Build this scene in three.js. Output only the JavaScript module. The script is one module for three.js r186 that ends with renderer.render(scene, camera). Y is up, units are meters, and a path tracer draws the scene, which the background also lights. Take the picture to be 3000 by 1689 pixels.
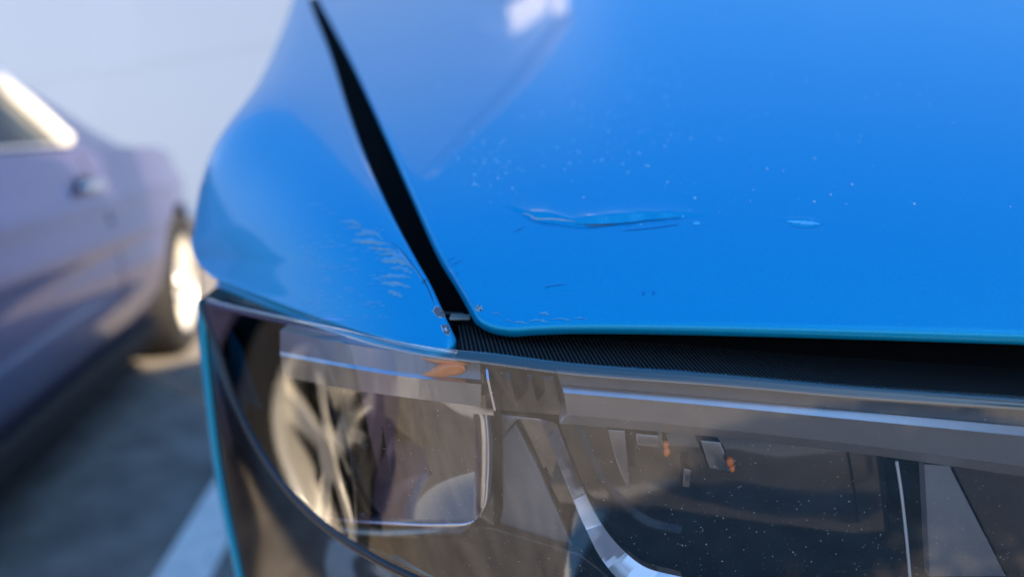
import * as THREE from 'three';
import { mergeGeometries, mergeVertices, toCreasedNormals } from 'three/addons/utils/BufferGeometryUtils.js';
import { ImprovedNoise } from 'three/addons/math/ImprovedNoise.js';
import { MeshBVH } from 'three-mesh-bvh';
import { RoundedBoxGeometry } from 'three/addons/geometries/RoundedBoxGeometry.js';

// ------------------------------------------------------------------ camera, sky, sun, exposure
const scene = new THREE.Scene();
const EYE = new THREE.Vector3(0, 1.0, 0), PITCH = 10.7 * Math.PI / 180, FOCAL = 2354, CX = 1500, CY = 844.5;
const camera = new THREE.PerspectiveCamera(2 * Math.atan(CY / FOCAL) * 180 / Math.PI, 3000 / 1689, 0.01, 400);
camera.position.copy(EYE);
camera.rotation.set(-PITCH, 0, 0);
camera.focus = 0.262;
camera.userData.fStop = 5.0;

const renderer = new THREE.WebGLRenderer({ antialias: true });
renderer.toneMapping = THREE.LinearToneMapping;
renderer.toneMappingExposure = 3.3;
renderer.shadowMap.enabled = true;

const SUN = new THREE.Vector3(0.55, 0.62, 0.55).normalize();
const sun = new THREE.DirectionalLight(0xffe6c4, 4.4);
sun.position.copy(SUN).multiplyScalar(12);
sun.castShadow = true;
sun.shadow.camera.left = sun.shadow.camera.bottom = -8;
sun.shadow.camera.right = sun.shadow.camera.top = 8;
sun.shadow.camera.far = 40;
scene.add(sun);

const perlin = new ImprovedNoise();
const fbm = (x, y, z, n = 5) => { let s = 0, a = 0.5; for (let i = 0; i < n; i++) { s += a * perlin.noise(x, y, z); x *= 2.03; y *= 2.03; z *= 2.03; a *= 0.5; } return s; };
{
  const CL = [0.055, 0.40, -0.915];                        // small cloud added for the white spot the bonnet mirrors
  const W = 1024, H = 512, data = new Float32Array(W * H * 4);
  const smooth = (a, b, x) => { x = Math.min(1, Math.max(0, (x - a) / (b - a))); return x * x * (3 - 2 * x); };
  for (let j = 0; j < H; j++) for (let i = 0; i < W; i++) {
    const el = ((j + 0.5) / H - 0.5) * Math.PI, az = ((i + 0.5) / W - 0.5) * 2 * Math.PI;
    const d = [Math.cos(el) * Math.cos(az), Math.sin(el), Math.cos(el) * Math.sin(az)];
    const up = Math.max(0, d[1]), h = Math.pow(1 - up, 6.0);
    const mu = Math.max(0, d[0] * SUN.x + d[1] * SUN.y + d[2] * SUN.z), glow = 0.7 * Math.pow(mu, 8) + 0.05 * mu;
    let c = [0.045 + 0.74 * h + glow * 0.42, 0.20 + 0.60 * h + glow * 0.5, 0.50 + 0.34 * h + glow * 0.5];
    const k = 1 / (up + 0.22), n = fbm(d[0] * k * 1.1 + 13.7, d[2] * k * 1.1 + 2.4, 0.5, 6);
    let cl = smooth(0.24, 0.42, n) * smooth(0.02, 0.2, up) * 0.85;
    const dot = (d[0] * CL[0] + d[1] * CL[1] + d[2] * CL[2]), puff = smooth(0.02, 0.16, fbm(d[0] * 9, d[1] * 13, d[2] * 9, 4) * 0.5 + (dot - 0.9982) * 70);
    if (dot > 0.9) cl = Math.max(cl, puff);
    for (let q = 0; q < 3; q++) c[q] = c[q] * (1 - cl) + cl * [1.15, 1.16, 1.2][q];
    const o = (j * W + i) * 4;
    data[o] = c[0] * 0.75; data[o + 1] = c[1] * 0.75; data[o + 2] = c[2] * 0.75; data[o + 3] = 1;
  }
  const sky = new THREE.DataTexture(data, W, H, THREE.RGBAFormat, THREE.FloatType);
  sky.mapping = THREE.EquirectangularReflectionMapping;
  sky.magFilter = sky.minFilter = THREE.LinearFilter;
  sky.needsUpdate = true;
  scene.background = sky;
  scene.environment = sky;
}

// ------------------------------------------------------------------ helpers
let seed = 20240611;
const rnd = () => { seed = (seed + 0x6D2B79F5) | 0; let t = Math.imul(seed ^ (seed >>> 15), 1 | seed); t = (t + Math.imul(t ^ (t >>> 7), 61 | t)) ^ t; return ((t ^ (t >>> 14)) >>> 0) / 4294967296; };
const V = (x, y, z) => new THREE.Vector3(x, y, z);
const lerp = (a, b, t) => a + (b - a) * t;
const clamp01 = t => Math.min(1, Math.max(0, t));
const sst = (a, b, x) => { x = clamp01((x - a) / (b - a)); return x * x * (3 - 2 * x); };
const table = pts => x => {            // piecewise smooth (monotone cubic) table lookup
  if (x <= pts[0][0]) return pts[0][1];
  const n = pts.length;
  if (x >= pts[n - 1][0]) return pts[n - 1][1];
  let i = 0; while (x > pts[i + 1][0]) i++;
  const sl = k => (pts[k + 1][1] - pts[k][1]) / (pts[k + 1][0] - pts[k][0]);
  const tan = k => { if (k === 0) return sl(0); if (k === n - 1) return sl(n - 2); const a = sl(k - 1), b = sl(k); return a * b <= 0 ? 0 : 2 * a * b / (a + b); };
  const h = pts[i + 1][0] - pts[i][0], t = (x - pts[i][0]) / h, t2 = t * t, t3 = t2 * t;
  return (2 * t3 - 3 * t2 + 1) * pts[i][1] + (t3 - 2 * t2 + t) * h * tan(i) + (-2 * t3 + 3 * t2) * pts[i + 1][1] + (t3 - t2) * h * tan(i + 1);
};
const cosP = Math.cos(PITCH), sinP = Math.sin(PITCH);
const ray = (px, py) => { const x = (px - CX) / FOCAL, y = (CY - py) / FOCAL; return V(x, y * cosP - sinP, -y * sinP - cosP); };
const at = (px, py, depth) => ray(px, py).multiplyScalar(depth).add(EYE);
const project = p => { const x = p.x - EYE.x, y = p.y - EYE.y, z = p.z - EYE.z; const f = -(y * -sinP * -1 * -1) ; const fz = -z * cosP - y * sinP, uy = y * cosP - z * -1 * sinP * -1; return [CX + FOCAL * x / fz, CY - FOCAL * (y * cosP - z * sinP) / fz]; };
// distance along a pixel's ray to a surface given by f(point) (negative in front of it, positive behind)
const hitF = (px, py, f, lo = 0.1, hi = 1.5) => {
  const d = ray(px, py), p = V();
  let a = lo, steps = 400, prev = lo;
  for (let i = 1; i <= steps; i++) { const s = lerp(lo, hi, i / steps); if (f(p.copy(d).multiplyScalar(s).add(EYE)) >= 0) { a = prev; let b = s; for (let k = 0; k < 40; k++) { const m = (a + b) / 2; if (f(p.copy(d).multiplyScalar(m).add(EYE)) >= 0) b = m; else a = m; } return p.copy(d).multiplyScalar(b).add(EYE).clone(); } prev = s; }
  return p.copy(d).multiplyScalar(hi).add(EYE).clone();
};
const polyAt = (pts, t) => {           // smooth 2-D curve through points, t 0..1 by index
  const c = pts._c || (pts._c = new THREE.CatmullRomCurve3(pts.map(p => V(p[0], p[1], p[2] || 0)), false, 'centripetal'));
  const p = c.getPoint(clamp01(t)); return [p.x, p.y, p.z];
};
const taken = {};
const numbered = name => { const n = taken[name] = (taken[name] ?? -1) + 1; return n ? `${name}_${String(n).padStart(3, '0')}` : name; };
function mesh(name, geo, mat, parent) { const m = new THREE.Mesh(geo, mat); m.name = name; m.castShadow = m.receiveShadow = true; if (parent) parent.add(m); return m; }
function thing(name, label, category, group) { const o = new THREE.Group(); o.name = numbered(name); o.userData = { label, category }; if (group) o.userData.group = group; scene.add(o); return o; }
function structure(name, geo, mat, label, category) { const m = mesh(numbered(name), geo, mat, scene); m.userData = { kind: 'structure', label, category }; return m; }
// grid of points -> smooth geometry
function gridGeo(rows, closeU = false, uvScale = 1) {
  const n = rows.length, m = rows[0].length, pos = [], uv = [], idx = [];
  for (let i = 0; i < n; i++) for (let j = 0; j < m; j++) { const p = rows[i][j]; pos.push(p.x, p.y, p.z); uv.push(j / (m - 1) * uvScale, i / (n - 1) * uvScale); }
  for (let i = 0; i < n - 1; i++) for (let j = 0; j < m - 1; j++) { const a = i * m + j, b = a + 1, c = a + m, d = c + 1; idx.push(a, c, b, b, c, d); }
  const g = new THREE.BufferGeometry();
  g.setAttribute('position', new THREE.Float32BufferAttribute(pos, 3)); g.setAttribute('uv', new THREE.Float32BufferAttribute(uv, 2)); g.setIndex(idx); g.computeVertexNormals();
  return g;
}
const creased = (g, deg = 32) => toCreasedNormals(g, deg * Math.PI / 180);
// closed section swept through stations (each an array of points), with end caps
function loft(stations, deg = 30) {
  const n = stations.length, m = stations[0].length, pos = [], idx = [];
  for (const s of stations) for (const p of s) pos.push(p.x, p.y, p.z);
  for (let i = 0; i < n - 1; i++) for (let j = 0; j < m; j++) { const k = (j + 1) % m, a = i * m + j, b = i * m + k, c = a + m, d = b + m; idx.push(a, c, b, b, c, d); }
  for (const [i, flip] of [[0, false], [n - 1, true]]) {
    const c = V(); stations[i].forEach(p => c.add(p)); c.multiplyScalar(1 / m); const ci = pos.length / 3; pos.push(c.x, c.y, c.z);
    for (let j = 0; j < m; j++) { const k = (j + 1) % m; flip ? idx.push(ci, i * m + k, i * m + j) : idx.push(ci, i * m + j, i * m + k); }
  }
  const g = new THREE.BufferGeometry(); g.setAttribute('position', new THREE.Float32BufferAttribute(pos, 3)); g.setIndex(idx); g.computeVertexNormals();
  return creased(g, deg);
}
const tube = (pts, r, seg = 40, rad = 8) => new THREE.TubeGeometry(new THREE.CatmullRomCurve3(pts, false, 'centripetal'), seg, r, rad, false);

// ------------------------------------------------------------------ materials
const lin = (r, g, b) => new THREE.Color().setRGB(r, g, b);
const std = (r, g, b, roughness, metalness = 0, more = {}) => new THREE.MeshPhysicalMaterial({ color: lin(r, g, b), roughness, metalness, side: THREE.DoubleSide, ...more });
const M = {
  blue: std(0.0, 0.315, 0.58, 0.38, 0.55, { specularIntensity: 0.15, clearcoat: 0.38, clearcoatRoughness: 0.015 }),
  lilac: std(0.22, 0.20, 0.38, 0.38, 0.75, { clearcoat: 1, clearcoatRoughness: 0.03 }),
  chrome: std(0.82, 0.82, 0.83, 0.06, 1),
  alloy: std(0.86, 0.85, 0.81, 0.3, 0.6),
  darkChrome: std(0.12, 0.12, 0.123, 0.07, 1),
  trim: std(0.86, 0.85, 0.8, 0.25, 0),
  module: std(0.13, 0.14, 0.165, 0.25, 1),
  ridge: std(0.42, 0.44, 0.5, 0.2, 1),
  paleBlock: std(0.62, 0.58, 0.5, 0.6),
  satin: std(0.52, 0.56, 0.66, 0.16, 1),
  black: std(0.012, 0.012, 0.014, 0.35),
  blackGloss: std(0.010, 0.010, 0.013, 0.08),
  sealBase: std(0.004, 0.004, 0.005, 0.85, 0, { specularIntensity: 0.25 }),
  rubber: std(0.028, 0.026, 0.026, 0.6, 0, { specularIntensity: 0.4 }),
  tyre: std(0.02, 0.02, 0.021, 0.8),
  bar: std(0.16, 0.16, 0.165, 0.3, 0.1, { clearcoat: 0.6, clearcoatRoughness: 0.08 }),
  amber: std(0.8, 0.2, 0.012, 0.25, 0, { transmission: 0.35, thickness: 0, clearcoat: 1 }),
  greyPlastic: std(0.13, 0.135, 0.145, 0.5),
  lens: std(1, 1, 1, 0.0, 0, { transmission: 1, thickness: 0, ior: 2.05 }),
  glass: std(0.03, 0.04, 0.045, 0.05, 0, { ior: 1.35 }),
  primer: std(0.10, 0.115, 0.135, 0.5),
  bareEdge: std(0.42, 0.46, 0.5, 0.4, 0.3),
  scuff: std(0.22, 0.33, 0.38, 0.5),
  dentGlint: std(0.08, 0.46, 0.8, 0.35),
  scuffSoft: std(0.08, 0.32, 0.52, 0.45),
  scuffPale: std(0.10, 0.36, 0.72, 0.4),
  crack: std(0.01, 0.02, 0.045, 0.6),
  scuffFine: std(0.07, 0.34, 0.64, 0.35),
  crackSoft: std(0.0, 0.12, 0.36, 0.4),
  spot: std(0.0, 0.17, 0.42, 0.4, 0.3),
  lensDust: std(0.30, 0.30, 0.29, 0.9),
  dust: std(0.78, 0.8, 0.78, 0.8),
};

{
  const n = 256, d = new Uint8Array(n * n * 4);
  for (let i = 0; i < n * n; i++) { const v = 243 + 11 * (rnd() * 2 - 1) * rnd(); d[i * 4] = d[i * 4 + 1] = d[i * 4 + 2] = v; d[i * 4 + 3] = 255; }
  const t = new THREE.DataTexture(d, n, n); t.wrapS = t.wrapT = THREE.RepeatWrapping; t.magFilter = THREE.LinearFilter; t.colorSpace = THREE.SRGBColorSpace; t.repeat.set(11, 11); t.needsUpdate = true;
  M.blue.map = t; M.blue.color.multiplyScalar(1.09);
}
// ------------------------------------------------------------------ ground, paint line, building
function speckle(base, amp, size, sc, seed0) {
  const d = new Uint8Array(size * size * 4);
  for (let j = 0; j < size; j++) for (let i = 0; i < size; i++) {
    const u = i / size, v = j / size, n = fbm(u * sc, v * sc, seed0, 4) + (rnd() - 0.5) * 0.7;
    for (let q = 0; q < 3; q++) d[(j * size + i) * 4 + q] = Math.max(0, Math.min(255, base[q] * (1 + amp * n)));
    d[(j * size + i) * 4 + 3] = 255;
  }
  const t = new THREE.DataTexture(d, size, size); t.wrapS = t.wrapT = THREE.RepeatWrapping; t.magFilter = THREE.LinearFilter; t.colorSpace = THREE.SRGBColorSpace; t.needsUpdate = true; return t;
}
{
  const asphalt = speckle([118, 113, 107], 0.35, 512, 14, 1.3);
  asphalt.repeat.set(200, 200);
  const g = new THREE.PlaneGeometry(300, 300); g.rotateX(-Math.PI / 2);
  structure('ground', g, new THREE.MeshStandardMaterial({ map: asphalt, roughness: 0.92, side: THREE.DoubleSide }), 'worn grey asphalt of the parking area', 'ground');
  const l = new THREE.PlaneGeometry(0.13, 6.5); l.rotateX(-Math.PI / 2);
  const paint = speckle([226, 226, 222], 0.16, 256, 10, 4.1); paint.repeat.set(0.3, 12);
  const line = structure('painted_line', l, new THREE.MeshStandardMaterial({ map: paint, roughness: 0.7, side: THREE.DoubleSide }), 'white painted bay line between the two cars', 'paint line');
  line.position.set(-0.74, 0.004, -1.5); line.rotation.y = 0.1;
}
{
  const b = thing('building', 'white panelled building wall behind the lilac car', 'building');
  b.position.set(-0.6, 0, -6.6); b.rotation.y = -0.8;                         // local x runs left along the wall
  const wallMat = new THREE.MeshStandardMaterial({ color: lin(0.88, 0.86, 0.81), roughness: 0.55, side: THREE.DoubleSide });
  const wallMat2 = new THREE.MeshStandardMaterial({ color: lin(0.9, 0.88, 0.83), roughness: 0.55, side: THREE.DoubleSide });
  // front with a raking right-hand edge; x runs along the wall
  const sideMat = std(0.15, 0.155, 0.165, 0.8);
  const TOP = 9.6, EAVE = 3.84, edgeX = y => y < EAVE ? 1.1 : 1.1 - 0.77 * (y - EAVE), XL = -18.0;
  const core = new THREE.ExtrudeGeometry(new THREE.Shape([[XL, 0], [1.1, 0], [1.1, EAVE], [edgeX(TOP), TOP], [XL, TOP]].map(p => new THREE.Vector2(...p))), { depth: 0.08, bevelEnabled: false }); core.translate(0, 0, -0.14); mesh('wall', core, wallMat, b);
  const hall = new THREE.BoxGeometry(7, TOP - 0.5, 5); hall.translate(-9, TOP / 2 - 0.25, -2.87); mesh('hall', hall, sideMat, b);
  { const x0 = 1.1, y0 = EAVE, x1 = edgeX(TOP), y1 = TOP, L = Math.hypot(x1 - x0, y1 - y0), g = new THREE.BoxGeometry(L, 0.05, 0.22); g.rotateZ(Math.atan2(y1 - y0, x1 - x0)); g.translate((x0 + x1) / 2 + 0.03, (y0 + y1) / 2 + 0.03, -0.07); mesh('edge_dulling_board', g, sideMat, b); }  // dark board added over the sunlit edge to dull its reflection
  const pw = 1.95, ph = 1.92;
  { const u = new RoundedBoxGeometry(0.4, 0.3, 0.42, 2, 0.05); u.translate(0.82, 3.66, 0.2); mesh('added_glint_box', u, wallMat2, b); }  // invented white box, catches sun for a bright spot mirrored in the bonnet
  for (let i = 0; i < 11; i++) for (let j = 0; j < 5; j++) {
    const x0 = XL + i * pw + 0.006, x1 = XL + (i + 1) * pw - 0.006, y0 = j * ph + 0.006, y1 = (j + 1) * ph - 0.006, e0 = edgeX(y0) - 0.02, e1 = edgeX(y1) - 0.02;
    if (x0 > e0 - 0.05) continue;
    const pts = x0 > e1 ? [[x0, y0], [Math.min(x1, e0), y0], [x0, y0 + (e0 - x0) / (e0 - e1) * (y1 - y0)]] : [[x0, y0], [Math.min(x1, e0), y0], [Math.min(x1, e1), y1], [x0, y1]]; if (e0 > x1 && e1 < x1) pts.splice(2, 0, [x1, y0 + (e0 - x1) / (e0 - e1) * (y1 - y0)]);
    const g = new THREE.ExtrudeGeometry(new THREE.Shape(pts.map(p => new THREE.Vector2(...p))), { depth: 0.05, bevelEnabled: true, bevelSize: 0.004, bevelThickness: 0.004, bevelSegments: 1 }); g.translate(0, 0, -0.055);
    mesh('wall_panel', g, (i * 3 + j * 5) % 4 ? wallMat : wallMat2, b);
  }
  const cop = new RoundedBoxGeometry(edgeX(TOP) - XL, 0.14, 0.5, 1, 0.02); cop.translate((XL + edgeX(TOP)) / 2, TOP + 0.07, -0.18); mesh('coping', cop, wallMat2, b);
}
{
  // unseen slab added to shade both cars; its opening lets sun onto the window trim
  const w = thing('shade_slab', 'slim grey slab with a square opening, added out of view to shade the cars', 'shade_slab');
  w.position.set(3.66, 0, 2.70); w.rotation.y = 0.785;                        // local x runs across the sun's direction
  const m = new THREE.MeshStandardMaterial({ color: lin(0.42, 0.41, 0.39), roughness: 0.9 });
  for (const [x0, x1, y0, y1] of [[-0.58, 0.58, 0, 6.7], [-0.58, -0.03, 6.7, 7.2], [0.32, 0.58, 6.7, 7.2], [-0.58, 0.58, 7.2, 8.6], [0.583, 1.25, 0, 6.4]]) { const g = new THREE.BoxGeometry(x1 - x0, y1 - y0, 0.25); g.translate((x0 + x1) / 2, (y0 + y1) / 2, 0.125); mesh('slab_panel', g, m, w); }
  const c = new RoundedBoxGeometry(1.2, 0.1, 0.3, 1, 0.01); c.translate(0, 8.65, 0.125); mesh('coping', c, m, w);
}

{
  const t = thing('shadow_tree', 'young leafy tree added out of view to cast a shadow that the headlight lens mirrors', 'tree');  // unseen tree, put here for the dark shapes in the lens reflection
  t.position.set(3.05, 0, 4.75);
  const bark = std(0.1, 0.075, 0.055, 0.9), leafMat = std(0.05, 0.1, 0.025, 0.6);
  const trunkPts = [V(0, 0, 0), V(0.03, 0.9, -0.02), V(-0.02, 1.8, 0.0), V(0.02, 2.7, 0.02)];
  const tr = tube(trunkPts, 0.06, 20, 10), tp = tr.attributes.position; for (let i = 0; i < tp.count; i++) { const k = 1.25 - 0.3 * tp.getY(i); tp.setX(i, tp.getX(i) * k); tp.setZ(i, tp.getZ(i) * k); } mesh('trunk', tr, bark, t);
  const clumps = [[0.55, 3.05, 0.62, 0.52], [0.12, 3.1, 0.45, 0.42], [0.62, 2.95, -0.05, 0.5], [-0.22, 2.95, -0.4, 0.44], [-0.6, 2.9, -0.6, 0.32], [0.25, 3.4, 0.2, 0.42], [0.95, 3.0, 0.3, 0.4]];
  for (const c of clumps) mesh('limb', tube([V(0.01, 2.3, 0), V(c[0] * 0.4, 2.62, c[2] * 0.4), V(c[0], c[1], c[2])], 0.018, 10, 6), bark, t);
  const pos = [], idx = [];
  for (const c of clumps) for (let i = 0; i < 1500; i++) {
    const u = rnd() * 6.283, w = 2 * rnd() - 1, r = c[3] * Math.cbrt(rnd()) * (1 + 0.25 * perlin.noise(u * 2, w * 3, c[0] * 9)), q = Math.sqrt(1 - w * w);
    const p = V(c[0] + r * q * Math.cos(u), c[1] + r * w * 0.8, c[2] + r * q * Math.sin(u)), a = V(rnd() - 0.5, rnd() - 0.5, rnd() - 0.5).normalize(), bb = V(rnd() - 0.5, rnd() - 0.5, rnd() - 0.5).cross(a).normalize(), s = lerp(0.03, 0.055, rnd());
    const n0 = pos.length / 3; for (const [f, g] of [[-1, 0], [0, -0.5], [1, 0], [0, 0.5]]) pos.push(p.x + a.x * f * s + bb.x * g * s, p.y + a.y * f * s + bb.y * g * s, p.z + a.z * f * s + bb.z * g * s); idx.push(n0, n0 + 1, n0 + 2, n0, n0 + 2, n0 + 3);
  }
  const g = new THREE.BufferGeometry(); g.setAttribute('position', new THREE.Float32BufferAttribute(pos, 3)); g.setIndex(idx); g.computeVertexNormals(); mesh('crown', g, leafMat, t);
}

// ------------------------------------------------------------------ generic car pieces
function makeWheel(parent, x, z, side, R = 0.33, W = 0.22, rimMat = M.alloy) {
  const w = new THREE.Group(); w.name = 'wheel'; parent.add(w); w.position.set(x, R, z); w.rotation.y = side > 0 ? Math.PI / 2 : -Math.PI / 2;   // local +z points outwards
  const prof = [[R * 0.66, -W / 2], [R * 0.93, -W / 2], [R * 0.985, -W * 0.4], [R, -W * 0.25], [R, W * 0.25], [R * 0.985, W * 0.4], [R * 0.93, W / 2], [R * 0.72, W / 2 + 0.004], [R * 0.68, W * 0.44]];
  const t = new THREE.LatheGeometry(prof.map(p => new THREE.Vector2(...p)), 64); t.rotateX(Math.PI / 2); mesh('tyre', t, M.tyre, w);
  const rp = [[R * 0.70, W * 0.47], [R * 0.67, W * 0.49], [R * 0.645, W * 0.42], [R * 0.62, 0.0], [R * 0.62, -W * 0.45]];
  const r = new THREE.LatheGeometry(rp.map(p => new THREE.Vector2(...p)), 64); r.rotateX(Math.PI / 2); mesh('rim', r, rimMat, w);
  const d = new THREE.CylinderGeometry(R * 0.6, R * 0.6, 0.02, 48); d.rotateX(Math.PI / 2); d.translate(0, 0, -W * 0.2); mesh('brake_disc', d, M.black, w);
  const hub = new THREE.CylinderGeometry(R * 0.15, R * 0.19, 0.05, 32); hub.rotateX(Math.PI / 2); hub.translate(0, 0, W * 0.34); mesh('hub', hub, rimMat, w);
  const sp = new RoundedBoxGeometry(R * 0.13, R * 0.56, 0.035, 2, 0.01);
  for (let k = 0; k < 5; k++) for (const s of [-1, 1]) {
    const g = sp.clone(); g.translate(0, R * 0.37, 0); g.rotateX(-0.1); g.rotateZ(s * 0.13); g.translate(s * R * 0.03, 0, W * 0.3); g.rotateZ(k * Math.PI * 2 / 5); mesh('spoke', g, rimMat, w);
  }
  return w;
}

// ------------------------------------------------------------------ the lilac coupe parked alongside
{
  const car = thing('parked_car', 'silver lilac coupe with chrome window trim parked beside the white wall', 'car');
  car.position.set(-2.16, 0, -2.16); car.rotation.y = 0.177;
  const ZF = 2.35, ZR = -2.2, WF = 1.5, WR = -1.42, HW = 0.9;
  const belt = table([[-2.2, 0.74], [-2.0, 0.86], [-1.7, 0.925], [-1.3, 0.955], [-0.6, 0.95], [0.4, 0.94], [1.2, 0.9], [1.95, 0.8], [2.35, 0.62]]);
  const half = table([[-2.2, 0.62], [-2.0, 0.8], [-1.6, 0.885], [-1.2, 0.905], [0, 0.9], [1.5, 0.9], [2.0, 0.8], [2.35, 0.55]]);
  const bottom = z => { let b = 0.25; for (const w of [WF, WR]) { const d = Math.abs(z - w); if (d < 0.4) b = Math.max(b, 0.3 + Math.sqrt(0.16 - d * d)); } return b; };
  const zs = []; for (let i = 0; i <= 160; i++) zs.push(lerp(ZR, ZF, i / 160));
  const sideX = (z, y) => { const h = half(z), f = (y - 0.5) / 0.45; return h - (y > 0.5 ? 0.085 * f * f : 0.09 * Math.pow((0.5 - y) / 0.28, 2)) - 0.012 * sst(0.66, 0.60, y) + 0.014 * Math.exp(-Math.pow((y - 0.79) / 0.035, 2)); };
  for (const s of [1, -1]) {
    const rows = zs.map(z => { const b = bottom(z), t = belt(z), r = []; for (let k = 0; k <= 28; k++) { const y = lerp(b, t, k / 28); r.push(V(s * sideX(z, y), y, z)); } return r; });
    mesh('body_side', gridGeo(rows), M.lilac, car);
    for (const w of [WF, WR]) makeWheel(car, s * (HW - 0.115), w, s);
    const sill = new RoundedBoxGeometry(0.06, 0.09, 1.92, 2, 0.02); sill.translate(s * 0.84, 0.225, -0.03); mesh('sill', sill, M.rubber, car);
    // doors: seams are real grooves filled by dark strips set in the side
    for (const dz of [0.95, -0.42]) mesh('door_seam', tube([0.3, 0.45, 0.6, 0.75, 0.94].map(y => V(s * (sideX(dz, y) - 0.001), y, dz + (dz < 0 ? 0.12 * sst(0.5, 0.95, y) - 0.06 : 0))), 0.004, 24, 6), M.black, car);
    const hb = new RoundedBoxGeometry(0.03, 0.032, 0.2, 3, 0.012); hb.translate(s * (sideX(-0.3, 0.84) + 0.028), 0.845, -0.28); mesh('door_handle', hb, M.chrome, car);
    const hc = new THREE.SphereGeometry(0.055, 24, 16); hc.scale(0.22, 0.6, 1.3); hc.translate(s * (sideX(-0.3, 0.84) + 0.001), 0.845, -0.28); mesh('handle_recess', hc, M.black, car);
    const mir = new THREE.SphereGeometry(0.1, 24, 16); mir.scale(1.1, 0.65, 0.6); mir.translate(s * 1.0, 1.0, 1.02); mesh('door_mirror', mir, M.lilac, car);
  }
  // nose, deck, underbody
  const span = (z0, z1, n, crown) => { const rows = []; for (let i = 0; i <= n; i++) { const z = lerp(z0, z1, i / n), x = sideX(z, belt(z)), r = []; for (let k = -12; k <= 12; k++) { const u = k / 12; r.push(V(u * x, belt(z) + crown * (1 - u * u), z)); } rows.push(r); } return gridGeo(rows); };
  mesh('bonnet', span(0.75, ZF, 40, 0.05), M.lilac, car);
  mesh('boot_lid', span(ZR, -1.0, 30, 0.04), M.lilac, car);
  const endCap = (z, nm) => { const rows = []; for (let k = 0; k <= 10; k++) { const y = lerp(0.25, belt(z), k / 10), x = sideX(z, y), r = []; for (let q = -8; q <= 8; q++) r.push(V(q / 8 * x, y, z + Math.sign(z) * 0.08 * (1 - (q / 8) ** 2))); rows.push(r); } mesh(nm, gridGeo(rows), M.lilac, car); };
  endCap(ZR, 'rear_bumper'); endCap(ZF, 'front_bumper');
  const floor = new THREE.BoxGeometry(1.5, 0.1, 4.1); floor.translate(0, 0.3, 0); mesh('underbody', floor, M.black, car);
  for (const w of [WF, WR]) { const a = new THREE.BoxGeometry(1.3, 0.5, 0.84); a.translate(0, 0.52, w); mesh('wheel_housing', a, M.black, car); }
  // greenhouse
  const roof = table([[-1.5, 0.955], [-1.2, 0.975], [-0.9, 1.04], [-0.55, 1.16], [-0.2, 1.265], [0.12, 1.33], [0.4, 1.32], [0.8, 1.16], [1.2, 0.96]]);
  const rail = z => { const t = clamp01((roof(z) - 0.95) / 0.4); return lerp(0.78, 0.55, t); };
  const gh = (z, u) => {                 // u -1..1 across, from belt to belt over the roof
    const xb = sideX(z, belt(z)) - 0.03, yb = belt(z) - 0.01, xr = rail(z), yr = roof(z) - 0.03, a = Math.abs(u), s = Math.sign(u) || 1;
    if (a > 0.5) { const t = (1 - a) / 0.5; return V(s * lerp(xb, xr, Math.pow(t, 1.15)), lerp(yb, yr, t), z); }
    const t = a / 0.5; return V(s * xr * t, yr + 0.045 * (1 - t * t), z);
  };
  const rowsG = []; for (let i = 0; i <= 80; i++) { const z = lerp(-1.5, 1.2, i / 80), r = []; for (let k = -40; k <= 40; k++) r.push(gh(z, k / 40)); rowsG.push(r); }
  mesh('roof', creased(gridGeo(rowsG), 25), M.lilac, car);
  const out = (p, z, s, d) => V(p.x + s * d, p.y + d * 0.35, z);
  for (const s of [1, -1]) {
    const win = []; const lo = [], hi = [], rear = [];
    for (let i = 0; i <= 40; i++) {
      const z = lerp(-0.42, 0.86, i / 40), r = [], top = Math.min(roof(z) - 0.075, lerp(0.985, 1.45, clamp01((z + 0.38) / 0.44))), b0 = belt(z) + 0.02;
      for (let k = 0; k <= 10; k++) { const y = lerp(b0, Math.max(b0 + 0.004, top), k / 10), t = (y - belt(z) + 0.01) / (roof(z) - 0.02 - belt(z)); const p = gh(z, s * (1 - 0.5 * clamp01(t))); r.push(out(p, z, s, 0.004)); }
      win.push(r); lo.push(r[0].clone()); hi.push(r[10].clone());
    }
    mesh('side_window', gridGeo(win), M.glass, car);
    mesh('window_trim', tube(lo, 0.009, 60, 8), M.chrome, car);
    mesh('window_trim', tube(hi.filter((_, i) => i > 8), 0.007, 60, 8), M.chrome, car);
    mesh('window_trim', tube(hi.slice(1, 11).map(p => V(p.x + s * 0.006, p.y, p.z)), 0.034, 40, 10), M.trim, car);
  }
  const pane = (z0, z1, nm) => { const rows = []; for (let i = 0; i <= 20; i++) { const z = lerp(z0, z1, i / 20), r = []; for (let k = -12; k <= 12; k++) { const p = gh(z, k / 12 * 0.46); p.y += 0.006; p.z += z > 0 ? 0.004 : -0.004; r.push(p); } rows.push(r); } mesh(nm, gridGeo(rows), M.glass, car); };
  pane(0.48, 1.13, 'windscreen'); pane(-1.42, -0.42, 'rear_window');
}

// ------------------------------------------------------------------ the blue car
const blue = thing('blue_car', 'bright blue car with scraped front wing, creased bonnet and clear headlight', 'car');
const XC = 0.72;                                         // middle of the car
const zFront = x => -0.250 + 0.072 * (1 - ((XC - x) / XC) ** 2);
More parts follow.
